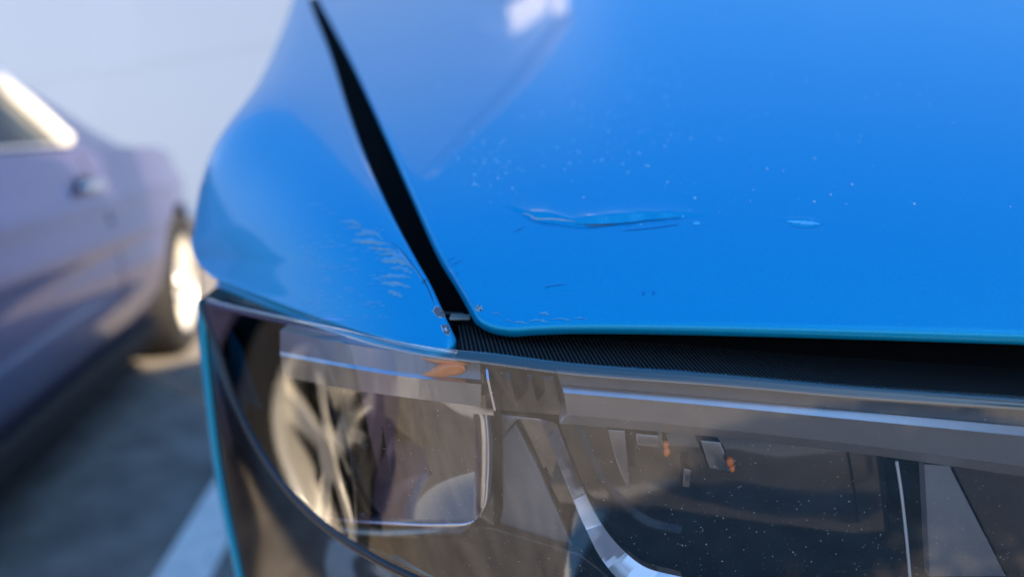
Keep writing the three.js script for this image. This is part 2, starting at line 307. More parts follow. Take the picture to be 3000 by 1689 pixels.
// --- bonnet: height over (x, z)
const hoodY = (x, z) => { const q = zFront(x) - z; const e = q > 0 ? 0.0255 * (1 - Math.exp(-q / 0.06)) : 0.43 * q; return 0.9385 + 0.32 * q - 0.03 * Math.max(0, q - 0.45) ** 2 + e - 0.006 * ((XC - x) / XC) ** 4; };
const hoodHit = (px, py) => hitF(px, py, p => hoodY(p.x, p.z) - p.y, 0.15, 1.3);
const hoodGapPx = [[1421, 966], [1408, 945], [1392, 920], [1334, 815], [1281, 728], [1200, 548], [1113, 350], [1025, 163], [926, -20], [872, -130]];
const frontPx = [[1421, 966], [1500, 956], [1620, 952], [1800, 953], [2100, 959], [2450, 968], [3000, 984], [3300, 994]];
function curve3(pxPts, hit, n = 60) { const r = []; for (let i = 0; i <= n; i++) { const p = polyAt(pxPts, i / n); r.push(hit(p[0], p[1])); } return new THREE.CatmullRomCurve3(r); }
const evalXZ = c => { const L = c.getLength(), end = c.getPointAt(1), tan = c.getTangentAt(1); return s => { if (s <= L) { const p = c.getPointAt(clamp01(s / L)); return p; } return end.clone().addScaledVector(tan, s - L); }; };
const hoodGap = evalXZ(curve3(hoodGapPx, hoodHit)), hoodFront = evalXZ(curve3(frontPx, hoodHit));
const hoodC = hoodGap(0);
// generic edge-rolled panel with one rounded corner; P(a, b) with a, b in metres from the corner
function rolledPanel(P, aList, bList, R, r, wall, hem, arcN = 14) {
  const N = (a, b) => { const e = 4e-4; const pa = P(a + e, b).sub(P(a - e < -1e-3 ? 0 : a - e, b)), pb = P(a, b + e).sub(P(a, b - e)); const n = pa.cross(pb).normalize(); if (n.y < 0) n.negate(); return n; };
  const pos = [], idx = [], ab = [];
  const ds = []; for (let k = 0; k <= 9; k++) ds.push(r * (1 - Math.cos(k / 9 * Math.PI / 2))); for (let k = 1; k <= 6; k++) ds.push(lerp(r, R, k / 6));
  const contour = d => { const c = []; for (let i = bList.length - 1; i >= 0; i--) c.push([d, bList[i]]); for (let k = 1; k < arcN; k++) { const f = k / arcN * Math.PI / 2; c.push([R - (R - d) * Math.cos(f), R - (R - d) * Math.sin(f)]); } for (let i = 0; i < aList.length; i++) c.push([aList[i], d]); return c; };
  const push = (p, a, b) => { pos.push(p.x, p.y, p.z); ab.push(a, b); return pos.length / 3 - 1; };
  const rows = [];
  const c0 = contour(0), cIn = contour(R * 0.9);
  const rim = c0.map(([a, b]) => { const n = N(a, b); return { p: P(a, b).addScaledVector(n, -r), n, a, b }; });
  const inw = c0.map(([a, b], i) => { const v = P(cIn[i][0], cIn[i][1]).sub(P(a, b)); v.addScaledVector(rim[i].n, -v.dot(rim[i].n)); return v.normalize(); });
  rows.push(rim.map((q, i) => push(q.p.clone().addScaledVector(q.n, -wall).addScaledVector(inw[i], hem), q.a, q.b)));
  rows.push(rim.map((q, i) => push(q.p.clone().addScaledVector(q.n, -wall).addScaledVector(inw[i], wall * 0.5), q.a, q.b)));
  rows.push(rim.map((q, i) => push(q.p.clone().addScaledVector(q.n, -wall * 0.75).addScaledVector(inw[i], wall * 0.12), q.a, q.b)));
  for (const d of ds) rows.push(contour(d).map(([a, b]) => { const p = P(a, b); if (d < r) p.addScaledVector(N(a, b), -(r - Math.sqrt(r * r - (r - d) * (r - d)))); return push(p, a, b); }));
  for (let i = 0; i < rows.length - 1; i++) for (let j = 0; j < rows[i].length - 1; j++) { const a = rows[i][j], b = rows[i][j + 1], c = rows[i + 1][j], d = rows[i + 1][j + 1]; if (i + 1 === rows.length - 1) { idx.push(a, b, c); if (c !== d) idx.push(b, d, c); } else idx.push(a, b, c, b, d, c); }
  // inner quadrant, sharing the last contour
  const last = rows[rows.length - 1], nb = bList.length, id = [];
  for (let i = 0; i < aList.length; i++) { id.push([]); for (let j = 0; j < nb; j++) id[i].push(i === 0 ? last[nb - 1 - j] : j === 0 ? last[nb - 1 + arcN - 1 + i + 1 - 0 - (0)] : push(P(aList[i], bList[j]), aList[i], bList[j])); }
  for (let i = 0; i < aList.length - 1; i++) for (let j = 0; j < nb - 1; j++) { const a = id[i][j], b = id[i + 1][j], c = id[i][j + 1], d = id[i + 1][j + 1]; idx.push(a, b, c, b, d, c); }
  let g = new THREE.BufferGeometry(); g.setAttribute('position', new THREE.Float32BufferAttribute(pos, 3)); g.setAttribute('uv', new THREE.Float32BufferAttribute(ab, 2)); g.setIndex(idx);
  g.computeVertexNormals();
  return { geo: g, N };
}
const steps = (R, ...segs) => { const o = [R]; for (const [to, st] of segs) { const from = o[o.length - 1], n = Math.max(1, Math.round((to - from) / st)); for (let i = 1; i <= n; i++) o.push(lerp(from, to, i / n)); } return o; };
// dents and waves in the bonnet
const dents = [];
let hoodP0 = (a, b) => { const g = hoodGap(Math.max(b, 0)), f = hoodFront(Math.max(a, 0)); const x = g.x + f.x - hoodC.x + (b < 0 ? 0 : 0), z = g.z + f.z - hoodC.z - (b < 0 ? b : 0); return V(x + (a < 0 ? a : 0), hoodY(x, z), z); };
const edgeFall = a => 0.0016 * Math.exp(-a / 0.022);
let hoodP = (a, b) => { const p = hoodP0(a, b); p.y -= edgeFall(Math.max(0, a)); for (const d of dents) p.y += d(a, b); return p; };
// find (a, b) of a pixel on a panel
function invert(P, px, py, a = 0.05, b = 0.05) {
  for (let k = 0; k < 40; k++) {
    const e = 1e-4, q = project(P(a, b)), qa = project(P(a + e, b)), qb = project(P(a, b + e));
    const j = [(qa[0] - q[0]) / e, (qb[0] - q[0]) / e, (qa[1] - q[1]) / e, (qb[1] - q[1]) / e], det = j[0] * j[3] - j[1] * j[2], dx = px - q[0], dy = py - q[1];
    a += 0.8 * (dx * j[3] - j[1] * dy) / det; b += 0.8 * (j[0] * dy - dx * j[2]) / det;
    a = Math.min(1.5, Math.max(0.0005, a)); b = Math.min(1.2, Math.max(0.0005, b));
  }
  return [a, b];
}
{
  // crease: a knocked-in lip running across, raised above and pressed below
  const c = [[1492, 603], [1560, 632], [1640, 645], [1690, 653], [1800, 645], [1900, 635], [2000, 630]].map(p => invert(hoodP0, p[0], p[1]));
  const c0 = c[0][0], c1 = c[c.length - 1][0], mid = table(c.map(p => [p[0], p[1]]).sort((u, v) => u[0] - v[0]));
  dents.push((a, b) => { if (a < c0 - 0.02 || a > c1 + 0.02) return 0; const w = sst(c0 - 0.004, c0 + 0.012, a) * sst(c1 + 0.01, c1 - 0.012, a); const d = b - mid(a) - 0.0009 * perlin.noise(a * 160, 3.3, 0); return w * (0.95 + 0.5 * perlin.noise(a * 90, 7.7, 0)) * (d > 0 ? 0.0026 * Math.exp(-d / 0.005) * (1 - Math.exp(-d / 0.0006)) : -0.0016 * Math.exp(d / 0.003) * (1 - Math.exp(d / 0.0006))); });
  const spot = (px, py, ra, rb, h) => { const [a0, b0] = invert(hoodP0, px, py); dents.push((a, b) => { const u = (a - a0) / ra, v = (b - b0) / rb; return Math.abs(u) > 3 || Math.abs(v) > 3 ? 0 : h * Math.exp(-u * u * u * u - v * v) * v; }); };
  spot(2355, 653, 0.0045, 0.0022, 0.0022); spot(2043, 655, 0.0022, 0.0012, 0.0008); spot(1630, 842, 0.004, 0.0016, 0.0007);
}
const hoodPanel = rolledPanel(hoodP, steps(0.011, [0.15, 0.0012], [0.3, 0.004], [0.75, 0.02], [1.42, 0.03]), steps(0.011, [0.034, 0.0008], [0.135, 0.0007], [0.16, 0.002], [0.5, 0.006], [1.1, 0.02]), 0.011, 0.0034, 0.0008, 0.02);
const hood = mesh('bonnet', hoodPanel.geo, M.blue, blue); hood.userData.label = 'bonnet with a torn crease above its front edge';

// --- front wing
const tip = [1334, 1030];
const wingGapPx = [[1360, 1040], [1334, 976], [1304, 910], [1256, 805], [1229, 757], [1165, 629], [1095, 466], [1025, 291], [967, 122], [921, 15], [880, -90]];
const wingGap = (() => { const c = curve3(wingGapPx, hoodHit); return evalXZ(c); })();
const wingC = wingGap(0);
const wingSide = { x: table([[0, -0.157], [0.02, -0.178], [0.05, -0.188], [0.1, -0.192], [0.2, -0.2], [0.35, -0.218], [0.5, -0.24], [1.2, -0.36]]), y: table([[0, 0.926], [0.05, 0.932], [0.1, 0.938], [0.2, 0.938], [0.5, 0.9], [1.2, 0.88]]) };
const wingWidth = 0.19;
const wingP = (a, b) => {
  const bb = Math.max(b, 0), g = wingGap(bb), t = Math.max(0, a) / wingWidth, th = Math.min(t, 1) * Math.PI / 2, k = sst(0.02, 0.30, bb);
  const xs = wingSide.x(bb), ys = wingSide.y(bb), yg = g.y - 0.001;
  const ux = lerp(Math.min(t, 1), Math.pow(Math.sin(th), 0.8), k), fy = lerp(Math.pow(Math.min(t, 1), 1.4), 1 - Math.pow(Math.max(0, Math.cos(th)), 0.66), k);
  const x = g.x + (xs - g.x) * ux - (t < 0 ? 0 : 0), u = Math.max(0, g.x - x);
  const w = lerp(1, 0.25, sst(0, 0.35, bb));
  return V(x - (a < 0 ? a : 0), yg - (yg - ys) * fy - 0.005 * sst(0.03, 0.2, bb) * Math.exp(-Math.max(0, a) / 0.014) - (t > 1 ? (t - 1) * wingWidth : 0), g.z - w * (1.4 * u - 0.033 * (1 - Math.exp(-u / 0.035))) - (b < 0 ? b : 0));
};
const wingPanel = rolledPanel(wingP, steps(0.016, [0.05, 0.0025], [wingWidth, 0.004]), steps(0.016, [0.12, 0.0025], [0.5, 0.006], [1.1, 0.02]), 0.016, 0.0034, 0.0012, 0.014, 24);
const wing = mesh('front_wing', wingPanel.geo, M.blue, blue); wing.userData.label = 'front wing with scraped and chipped tip';

// --- headlight
const headlight = new THREE.Group(); headlight.name = 'headlight'; blue.add(headlight);
const lensPlan = x => { const c = Math.min(Math.max(x, 0), 0.25); return -0.2415 + 0.18 * Math.min(x, 0.25) - 0.35 * c * c + 0.005 * Math.max(0, x - 0.25) - 0.0138 * Math.log(1 + Math.exp(-(x + 0.045) / 0.012)); };
const TOPY = 0.932, lean = x => lerp(-0.15, 0.02, sst(-0.055, 0.02, x));
const lensZ = (x, y, k = 0) => lensPlan(x) + lean(x) * Math.max(0, TOPY - y) - k;
const lensHit = (px, py, k = 0) => hitF(px, py, p => lensZ(p.x, p.y, k) - p.z, 0.12, 0.6);
const topPx = [[598, 884], [700, 912], [870, 950], [1000, 980], [1130, 1012], [1300, 1040], [1400, 1050], [1700, 1085], [2100, 1115], [2500, 1150], [3000, 1185], [3200, 1200], [3700, 1240]];
const lowPx = [[598, 890], [640, 1010], [690, 1160], [760, 1300], [850, 1430], [960, 1535], [1090, 1620], [1230, 1690], [1500, 1790], [1900, 1860], [2500, 1900], [3200, 1930], [3700, 1950]];
const byX = pts => table(pts.map(p => [p[0], p[1]]));
const topY = byX(topPx), lowY = byX(lowPx);
{
  const rows = [];
  for (let i = 0; i <= 180; i++) {
    const px = lerp(600, 3650, Math.pow(i / 180, 1.25)), r = [];
    const t = lensHit(px, topY(px)), l = lensHit(px, lowY(px));
    for (let k = 0; k <= 4; k++) { const f = k / 4 * Math.PI / 2; r.push(V(t.x, t.y - 0.0045 * (1 - Math.sin(f)) + 0.0045 - 0.0045, t.z - 0.0045 * Math.cos(f)).add(V(0, 0.0045 * Math.cos(f) * 0.9, 0))); }
    for (let k = 1; k <= 40; k++) { const f = k / 40, x = lerp(t.x, l.x, f), y = lerp(t.y, l.y, f); r.push(V(x, y, lensZ(x, y))); }
    rows.push(r);
  }
  mesh('lens', gridGeo(rows), M.lens, headlight);
}
// a strip between pixel curves lying k behind the lens, as a closed bar; sect = [[fraction-of-curves, k], ...]
const facet = (curves, ks, n, thick, deg = 14) => {
  const st = [];
  for (let i = 0; i <= n; i++) { const f = i / n, s = curves.map((c, q) => { const p = polyAt(c, f); return lensHit(p[0], p[1], ks[q]); }); const back = [...s].reverse().map(p => V(p.x, p.y, p.z - thick)); st.push([...s, back[0], back[back.length - 1]]); }
  return loft(st, deg);
};
function plate(name, px, k, thick, mat, kOf) {
  const p3 = px.map(p => lensHit(p[0], p[1], p[2] ?? k)), o = p3[0];
  const sh = new THREE.Shape(p3.map(p => new THREE.Vector2(p.x, p.y)));
  const g = new THREE.ExtrudeGeometry(sh, { depth: thick, bevelEnabled: true, bevelThickness: 0.0006, bevelSize: 0.0006, bevelSegments: 2, curveSegments: 8 });
  const pos = g.attributes.position; for (let i = 0; i < pos.count; i++) { const x = pos.getX(i), y = pos.getY(i), z = pos.getZ(i); pos.setZ(i, lensZ(x, y, k) - 0.05 * (TOPY - y) - thick + z); }
  g.computeVertexNormals(); return mesh(name, creased(g, 30), mat, headlight);
}
const smoothPx = (pts, n = 40) => Array.from({ length: n + 1 }, (_, i) => polyAt(pts, i / n).slice(0, 2));
// housing behind everything
{
  const rows = []; for (let i = 0; i <= 60; i++) { const px = lerp(615, 3650, i / 60), r = []; for (let k = 0; k <= 16; k++) { const p = lensHit(px, lerp(topY(px) - 20, lowY(px) + 60, k / 16), 0.055); r.push(p); } rows.push(r); }
  mesh('housing', gridGeo(rows), M.black, headlight);
}
// left running-light bar
mesh('running_light_bar', facet([[[820, 968], [1000, 1004], [1200, 1035], [1406, 1056]], [[820, 1030], [1000, 1062], [1200, 1092], [1408, 1112]], [[820, 1040], [1000, 1073], [1200, 1104], [1410, 1124]], [[830, 1102], [1000, 1136], [1200, 1165], [1408, 1190]]], [0.010, 0.006, 0.0045, 0.010], 30, 0.012), M.bar, headlight);
// right running-light bar
mesh('running_light_bar', facet([[[1622, 1066], [2000, 1103], [2500, 1150], [3200, 1222]], [[1646, 1130], [2000, 1160], [2500, 1206], [3200, 1272]], [[1652, 1148], [2000, 1178], [2500, 1226], [3200, 1294]], [[1662, 1214], [2000, 1246], [2500, 1300], [3200, 1392]], [[1640, 1240], [2000, 1270], [2500, 1325], [3200, 1425]]], [0.012, 0.007, 0.0055, 0.011, 0.016], 60, 0.012), M.bar, headlight);
for (const [x, y, w, h, turn] of [[1292, 1088, 0.0090, 0.0034, 0.20], [1300, 1056, 0.0085, 0.0010, -0.05]]) { const g = new THREE.SphereGeometry(1, 40, 24), gp = g.attributes.position; for (let i = 0; i < gp.count; i++) { const u = gp.getX(i), k = lerp(0.35, 1.2, (u + 1) / 2); gp.setY(i, gp.getY(i) * k + 0.25 * Math.sin(u * 2.6)); } g.computeVertexNormals(); g.scale(w, h, 0.0016); g.rotateZ(turn); const p = lensHit(x, y, 0.0072); g.rotateY(-0.35); g.translate(p.x, p.y, p.z); mesh('amber_reflection', g, M.amber, headlight); }  // amber reflection in the bar, modelled as small tinted bodies
const ridge = (A, B, ka, kb, n) => mesh('light_guide', facet([A, B], [ka, kb], n, 0.003), M.ridge, headlight);
ridge([[820, 1026], [1000, 1058], [1200, 1088], [1408, 1108]], [[820, 1041], [1000, 1074], [1200, 1105], [1410, 1125]], 0.0068, 0.0034, 30);
ridge([[1646, 1128], [2000, 1158], [2500, 1204], [3200, 1268]], [[1652, 1150], [2000, 1180], [2500, 1228], [3200, 1296]], 0.0062, 0.0044, 60);
// black divider with fins between the bars
mesh('divider', facet([[[1412, 1052], [1520, 1060], [1640, 1072]], [[1424, 1195], [1520, 1205], [1650, 1215]]], [0.016, 0.018], 10, 0.02), M.blackGloss, headlight);
for (const [x, w] of [[1420, 7], [1476, 14], [1540, 12], [1585, 34]]) mesh('fin', facet([[[x, 1056], [x + w, 1058]], [[x + 6, 1110], [x + 6 + w, 1112]], [[x + 26, 1200], [x + 26 + w, 1204]]], [0.010, 0.007, 0.008], 3, 0.01), x === 1420 ? M.satin : M.blackGloss, headlight);

// rest is laid out below
// left bowl: rim, floor
{
  const rim = [[905, 1500], [1000, 1518], [1150, 1528], [1300, 1530], [1390, 1520], [1425, 1480], [1436, 1400], [1438, 1300], [1432, 1215]];
  const pts = smoothPx(rim, 50), rows = [];
  for (const [grow, k] of [[46, 0.020], [40, 0.016], [30, 0.0125], [12, 0.0095], [2, 0.009], [-4, 0.012], [-12, 0.03], [-20, 0.05]]) rows.push(pts.map((p, i) => { const q = pts[Math.min(i + 1, 50)], o = pts[Math.max(i - 1, 0)], dx = q[0] - o[0], dy = q[1] - o[1], l = Math.hypot(dx, dy); return lensHit(p[0] - dy / l * -grow, p[1] + dx / l * grow, k); }));
  mesh('bowl_rim', gridGeo(rows), M.satin, headlight);
}
{ const rows = []; for (let i = 0; i <= 60; i++) { const px = lerp(606, 1446, i / 60), r = []; for (let k = 0; k <= 20; k++) r.push(lensHit(px, lerp(topY(px) + 12, Math.min(lowY(px) - 6, 1545), k / 20), 0.022 + 0.012 * Math.sin(k / 20 * Math.PI))); rows.push(r); } mesh('bowl_back', gridGeo(rows), M.darkChrome, headlight); }
// middle plate and pale web beside the bowl
plate('bezel_plate', [[1470, 1220], [1600, 1235], [1640, 1330], [1700, 1490], [1560, 1560], [1440, 1560], [1470, 1500]], 0.028, 0.004, M.darkChrome);
plate('web', [[1478, 1290], [1510, 1250], [1570, 1370], [1640, 1530], [1690, 1640], [1460, 1590], [1478, 1500]], 0.024, 0.003, M.greyPlastic);
// bright strip that bends away at its foot
{
  const L = [[1583, 1226], [1620, 1320], [1665, 1430], [1715, 1545], [1765, 1640], [1830, 1710], [1950, 1760]], Rr = [[1630, 1240], [1662, 1325], [1708, 1430], [1760, 1530], [1815, 1600], [1890, 1660], [2000, 1690]];
  mesh('bright_strip', facet([L, smoothPx(L, 6).map((p, i) => [(L[i][0] + Rr[i][0]) / 2, (L[i][1] + Rr[i][1]) / 2]), Rr], [0.0155, 0.0178, 0.0205], 80, 0.004, 38), M.satin, headlight);
}
plate('reflector_plate', [[1640, 1240], [2000, 1275], [2240, 1300], [2600, 1340], [2620, 1680], [2000, 1700], [1890, 1660], [1800, 1590], [1720, 1440]], 0.030, 0.004, M.blackGloss);
plate('reflector_fin', [[1786, 1264], [1828, 1268], [1836, 1340], [1846, 1432], [1840, 1432], [1806, 1340]], 0.018, 0.003, M.module);
plate('lamp_module', [[1868, 1276], [1928, 1282], [1930, 1310], [1872, 1304]], 0.018, 0.004, M.module);
plate('lamp_module', [[2060, 1296], [2110, 1302], [2150, 1390], [2085, 1372]], 0.020, 0.004, M.module);
plate('reflector_fin', [[2010, 1380], [2024, 1384], [2020, 1430], [2008, 1428]], 0.018, 0.003, M.module);
for (const [x, y, r] of [[1952, 1302, 0.0012], [1954, 1322, 0.0014], [2140, 1352, 0.0014], [2146, 1372, 0.001]]) { const p = lensHit(x, y, 0.018), g = new THREE.SphereGeometry(r, 16, 12); g.scale(0.9, 1.3, 1); g.translate(p.x, p.y, p.z); mesh('amber_bulb', g, M.amber, headlight); }
plate('lower_trim', [[1440, 1560], [1700, 1640], [1800, 1720], [1780, 1790], [1200, 1690], [960, 1520], [1150, 1545]], 0.018, 0.004, M.black);
mesh('light_guide', tube([[2628, 1350], [2640, 1430], [2655, 1560], [2668, 1700]].map(p => lensHit(p[0], p[1], 0.014)), 0.0005, 20, 6), M.bareEdge, headlight);
plate('textured_wedge', [[2720, 1368], [2785, 1372], [2960, 1700], [2745, 1700]], 0.016, 0.003, M.greyPlastic);
plate('side_trim', [[2800, 1372], [3200, 1430], [3200, 1750], [2975, 1700]], 0.018, 0.003, M.black);

// gasket round the lens foot and the trim panel beside it
mesh('gasket', tube(smoothPx(lowPx.slice(0, 9), 60).map(p => lensHit(p[0] - 4, p[1] + 4, 0.001)), 0.0022, 160, 8), M.black, headlight);

// --- bumper corner: dark trim panel and blue edge
{
  const rimP = smoothPx([[598, 892], [640, 1015], [690, 1168], [760, 1310], [850, 1442], [960, 1548], [1090, 1634], [1230, 1705]], 40).map(p => lensHit(p[0] - 6, p[1] + 6, 0.002));
  const edgeP = smoothPx([[601, 888], [606, 1010], [618, 1130], [632, 1260], [650, 1390], [674, 1520], [700, 1640], [720, 1740]], 40);
  const rows = rimP.map((p, i) => { const f = i / 40, e = lensHit(edgeP[i][0], edgeP[i][1], 0.006), r = []; for (let k = 0; k <= 10; k++) { const t = k / 10; const q = p.clone().lerp(e, t); q.z -= 0.006 * f * Math.sin(t * Math.PI); r.push(q); } return r; });
  mesh('bumper_trim', gridGeo(rows), M.blackGloss, blue);
  const rowsB = edgeP.map((e, i) => { const f = i / 40, c = lensHit(e[0], e[1], 0.006), r = []; const rad = 0.006; for (let k = 0; k <= 8; k++) { const t = k / 8 * Math.PI * 0.5; r.push(V(c.x - rad * Math.sin(t) , c.y, c.z - rad * (1 - Math.cos(t)) + 0.001)); } r.push(V(c.x - rad - 0.012, c.y, c.z - 0.1), V(c.x - rad - 0.025, c.y, c.z - 0.25)); return r; });
  mesh('bumper', gridGeo(rowsB), M.blue, blue);
}

{
  const rows = []; for (let i = 0; i <= 60; i++) { const px = lerp(602, 3640, Math.pow(i / 60, 1.4)), inset = lerp(0.016, -0.001, sst(1000, 1500, px)), p = lensHit(px, lowY(px), inset), r = []; for (let k = 0; k <= 14; k++) { const y = lerp(p.y, 0.34, k / 14); r.push(V(p.x + 0.012 * sst(1500, 900, px), y, p.z + lerp(0.0, 0.025, sst(1000, 1500, px)) * Math.sin(k / 14 * 2.6))); } rows.push(r); }
  mesh('front_bumper', gridGeo(rows), M.blue, blue);
  const gr = []; for (let i = 0; i <= 30; i++) { const x = lerp(0.245, 1.2, i / 30), r = []; for (let k = 0; k <= 10; k++) r.push(V(x, lerp(0.93, 0.34, k / 10), zFront(x) + 0.02 + 0.03 * Math.sin(k / 10 * 2.6))); gr.push(r); }
  mesh('grille_panel', gridGeo(gr), M.blackGloss, blue);
}

// --- ribbed seal under the bonnet edge
const seal = new THREE.Group(); seal.name = 'seal_strip'; blue.add(seal);
{
  const rows = []; for (let i = 0; i <= 90; i++) { const px = lerp(1332, 3650, i / 90), t = lensHit(px, topY(px), 0.0), r = []; for (const [dy, dz] of [[-0.0012, -0.003], [0, -0.007], [0.001, -0.016], [0.0018, -0.03], [0.004, -0.05], [0.013, -0.075]]) r.push(V(t.x, t.y + dy, t.z + dz)); rows.push(r); }
  mesh('seal_base', gridGeo(rows), M.sealBase, seal);
  const rib = new RoundedBoxGeometry(0.00055, 0.0010, 0.026, 1, 0.0002);
  for (let i = 0; i < 150; i++) { const px = 1344 + i * 13.4 - 0, t = lensHit(px, topY(px)); const m = mesh('rib', rib, M.rubber, seal); m.position.set(t.x - 0.0005, t.y + 0.0012, t.z - 0.0195); m.rotation.set(0.085, 0.12, 0, 'YXZ'); }
  const onTray = (px, py) => hitF(px, py, p => 0.9335 - p.y, 0.15, 0.6);
  for (const [a, b] of [[[1240, 819], [1345, 827]], [[1290, 917], [1400, 921]]]) mesh('seal_lip', tube([onTray(...a), onTray((a[0] + b[0]) / 2, (a[1] + b[1]) / 2), onTray(...b)], 0.0006, 10, 6), M.greyPlastic, seal);
  { const p = onTray(1348, 937), g = new RoundedBoxGeometry(0.0075, 0.0008, 0.008, 3, 0.0004); g.translate(p.x, p.y + 0.0012, p.z); mesh('pale_block', g, M.paleBlock, seal); }  // small pale rounded block in the tray
  // support panel seen through the gap
  const ch = []; for (let i = 0; i <= 60; i++) { const b = lerp(0.004, 1.1, (i / 60) ** 1.6), w = wingGap(b), h = hoodGap(b), r = []; for (const [dx, dy] of [[-0.013, -0.014], [-0.008, -0.022], [0, -0.026], [0.014, -0.022], [0.04, -0.014]]) r.push(V((w.x + h.x) / 2 + dx, (w.y + h.y) / 2 + dy - 0.0, (w.z + h.z) / 2 - 0.012)); ch.push(r); }
  mesh('gap_channel', gridGeo(ch), M.sealBase, seal);
}

// --- the rest of the blue car's body, which stands behind the frame and shades the ground
{
  const HW = 0.93, side = (s, y) => XC + s * (HW - (y > 0.7 ? 0.10 * ((y - 0.7) / 0.4) ** 2 : 0.04 * ((0.7 - y) / 0.45) ** 2));
  const WF = -0.98, WR = -3.62;
  const bottom = z => { let b = 0.32; for (const w of [WF, WR]) { const d = Math.abs(z - w); if (d < 0.42) b = Math.max(b, 0.34 + Math.sqrt(0.42 * 0.42 - d * d)); } return b; };
  const top = table([[-4.6, 0.9], [-4.4, 1.02], [-3.5, 1.05], [-1.3, 1.06], [-1.25, 0.94], [-0.5, 0.93], [-0.45, 0.93]]);
  for (const s of [-1, 1]) {
    const rows = []; for (let i = 0; i <= 140; i++) { const z = lerp(-0.62, -4.6, i / 140), r = []; for (let k = 0; k <= 16; k++) { const y = lerp(bottom(z), s > 0 && z > -1.3 ? 1.02 : top(z), k / 16); r.push(V(side(s, y) - s * 0.015 - s * 0.2 * sst(-4.2, -4.6, z), y, z)); } rows.push(r); }
    mesh('body_side', gridGeo(rows), M.blue, blue);
    for (const w of [WF, WR]) makeWheel(blue, XC + s * (HW - 0.14), w, s, 0.35, 0.23);
  }
  const roof = table([[-4.6, 1.0], [-4.35, 1.3], [-3.9, 1.58], [-3.0, 1.66], [-2.2, 1.62], [-1.9, 1.5], [-1.3, 1.19]]);
  const gh = (z, u) => { const a = Math.abs(u), s = Math.sign(u) || 1, xb = HW - 0.12, xr = lerp(0.74, 0.58, clamp01((roof(z) - 1.1) / 0.55)), yb = 1.05, yr = roof(z) - 0.03; if (a > 0.5) { const t = (1 - a) / 0.5; return V(XC + s * lerp(xb, xr, t), lerp(yb, yr, t), z); } const t = a / 0.5; return V(XC + s * xr * t, yr + 0.04 * (1 - t * t), z); };
  const rows = []; for (let i = 0; i <= 70; i++) { const z = lerp(-4.6, -1.3, i / 70), r = []; for (let k = -30; k <= 30; k++) r.push(gh(z, k / 30)); rows.push(r); }
  mesh('roof', creased(gridGeo(rows), 25), M.blue, blue);
  const pane = (z0, z1, u0, u1, nm, d) => { const rr = []; for (let i = 0; i <= 20; i++) { const z = lerp(z0, z1, i / 20), r = []; for (let k = 0; k <= 14; k++) { const p = gh(z, lerp(u0, u1, k / 14)); r.push(p.add(d)); } rr.push(r); } mesh(nm, gridGeo(rr), M.glass, blue); };
  pane(-2.12, -1.34, -0.47, 0.47, 'windscreen', V(0, 0.006, 0.004));
  for (const s of [-1, 1]) { pane(-2.9, -2.0, s * 0.56, s * 0.94, 'side_window', V(s * 0.005, 0.002, 0)); pane(-3.9, -3.0, s * 0.56, s * 0.94, 'side_window', V(s * 0.005, 0.002, 0)); }
  const fl = new THREE.BoxGeometry(1.6, 0.1, 4.0); fl.translate(XC, 0.36, -2.5); mesh('underbody', fl, M.black, blue);
  const eng = new THREE.BoxGeometry(1.3, 0.5, 0.5); eng.translate(XC, 0.6, -0.75); mesh('engine_bay', eng, M.black, blue);
}

// --- damage, dirt and painted dent glints lying on the panels: points found on the real meshes
const bvhOf = m => m.userData_bvh || (Object.defineProperty(m, 'userData_bvh', { value: new MeshBVH(m.geometry.clone(), { targetLeafSize: 8 }), enumerable: false }), m.userData_bvh);
function onMesh(m, px, py) {
  const d = ray(px, py).normalize(), hit = bvhOf(m).raycastFirst(new THREE.Ray(EYE.clone(), d), THREE.DoubleSide);
  if (!hit) return null;
  const n = hit.face.normal.clone(); if (n.dot(d) > 0) n.negate();
  return { p: hit.point.clone(), n };
}
// ragged flat flake or scrape: px outline strip along a px curve with half width w, lifted by h
function scrape(name, m, pts, w, mat, h = 0.00012, rag = 0.5, n = 22) {
  const left = [], right = [], ph = rnd() * 9;
  for (let i = 0; i <= n; i++) {
    const f = i / n, c = polyAt(pts, f), c1 = polyAt(pts, Math.min(1, f + 0.02)), c0 = polyAt(pts, Math.max(0, f - 0.02)), dx = c1[0] - c0[0], dy = c1[1] - c0[1], l = Math.hypot(dx, dy) || 1;
    const taper = Math.pow(Math.sin(Math.PI * lerp(0.04, 0.96, f)), 0.6), wl = w * taper * (1 + rag * perlin.noise(f * 7, ph, 0.3) * 1.6), wr = w * taper * (1 + rag * perlin.noise(f * 7, ph, 5.3) * 1.6);
    const a = onMesh(m, c[0] - dy / l * wl, c[1] + dx / l * wl), b = onMesh(m, c[0] + dy / l * wr, c[1] - dx / l * wr);
    if (a && b) { left.push(a.p.addScaledVector(a.n, h)); right.push(b.p.addScaledVector(b.n, h)); }
  }
  if (left.length < 3) return null;
  return mesh(name, gridGeo([left, left.map((p, i) => p.clone().lerp(right[i], 0.5).addScaledVector(V(0, 1, 0.4), h * 0.5)), right]), mat, m);
}
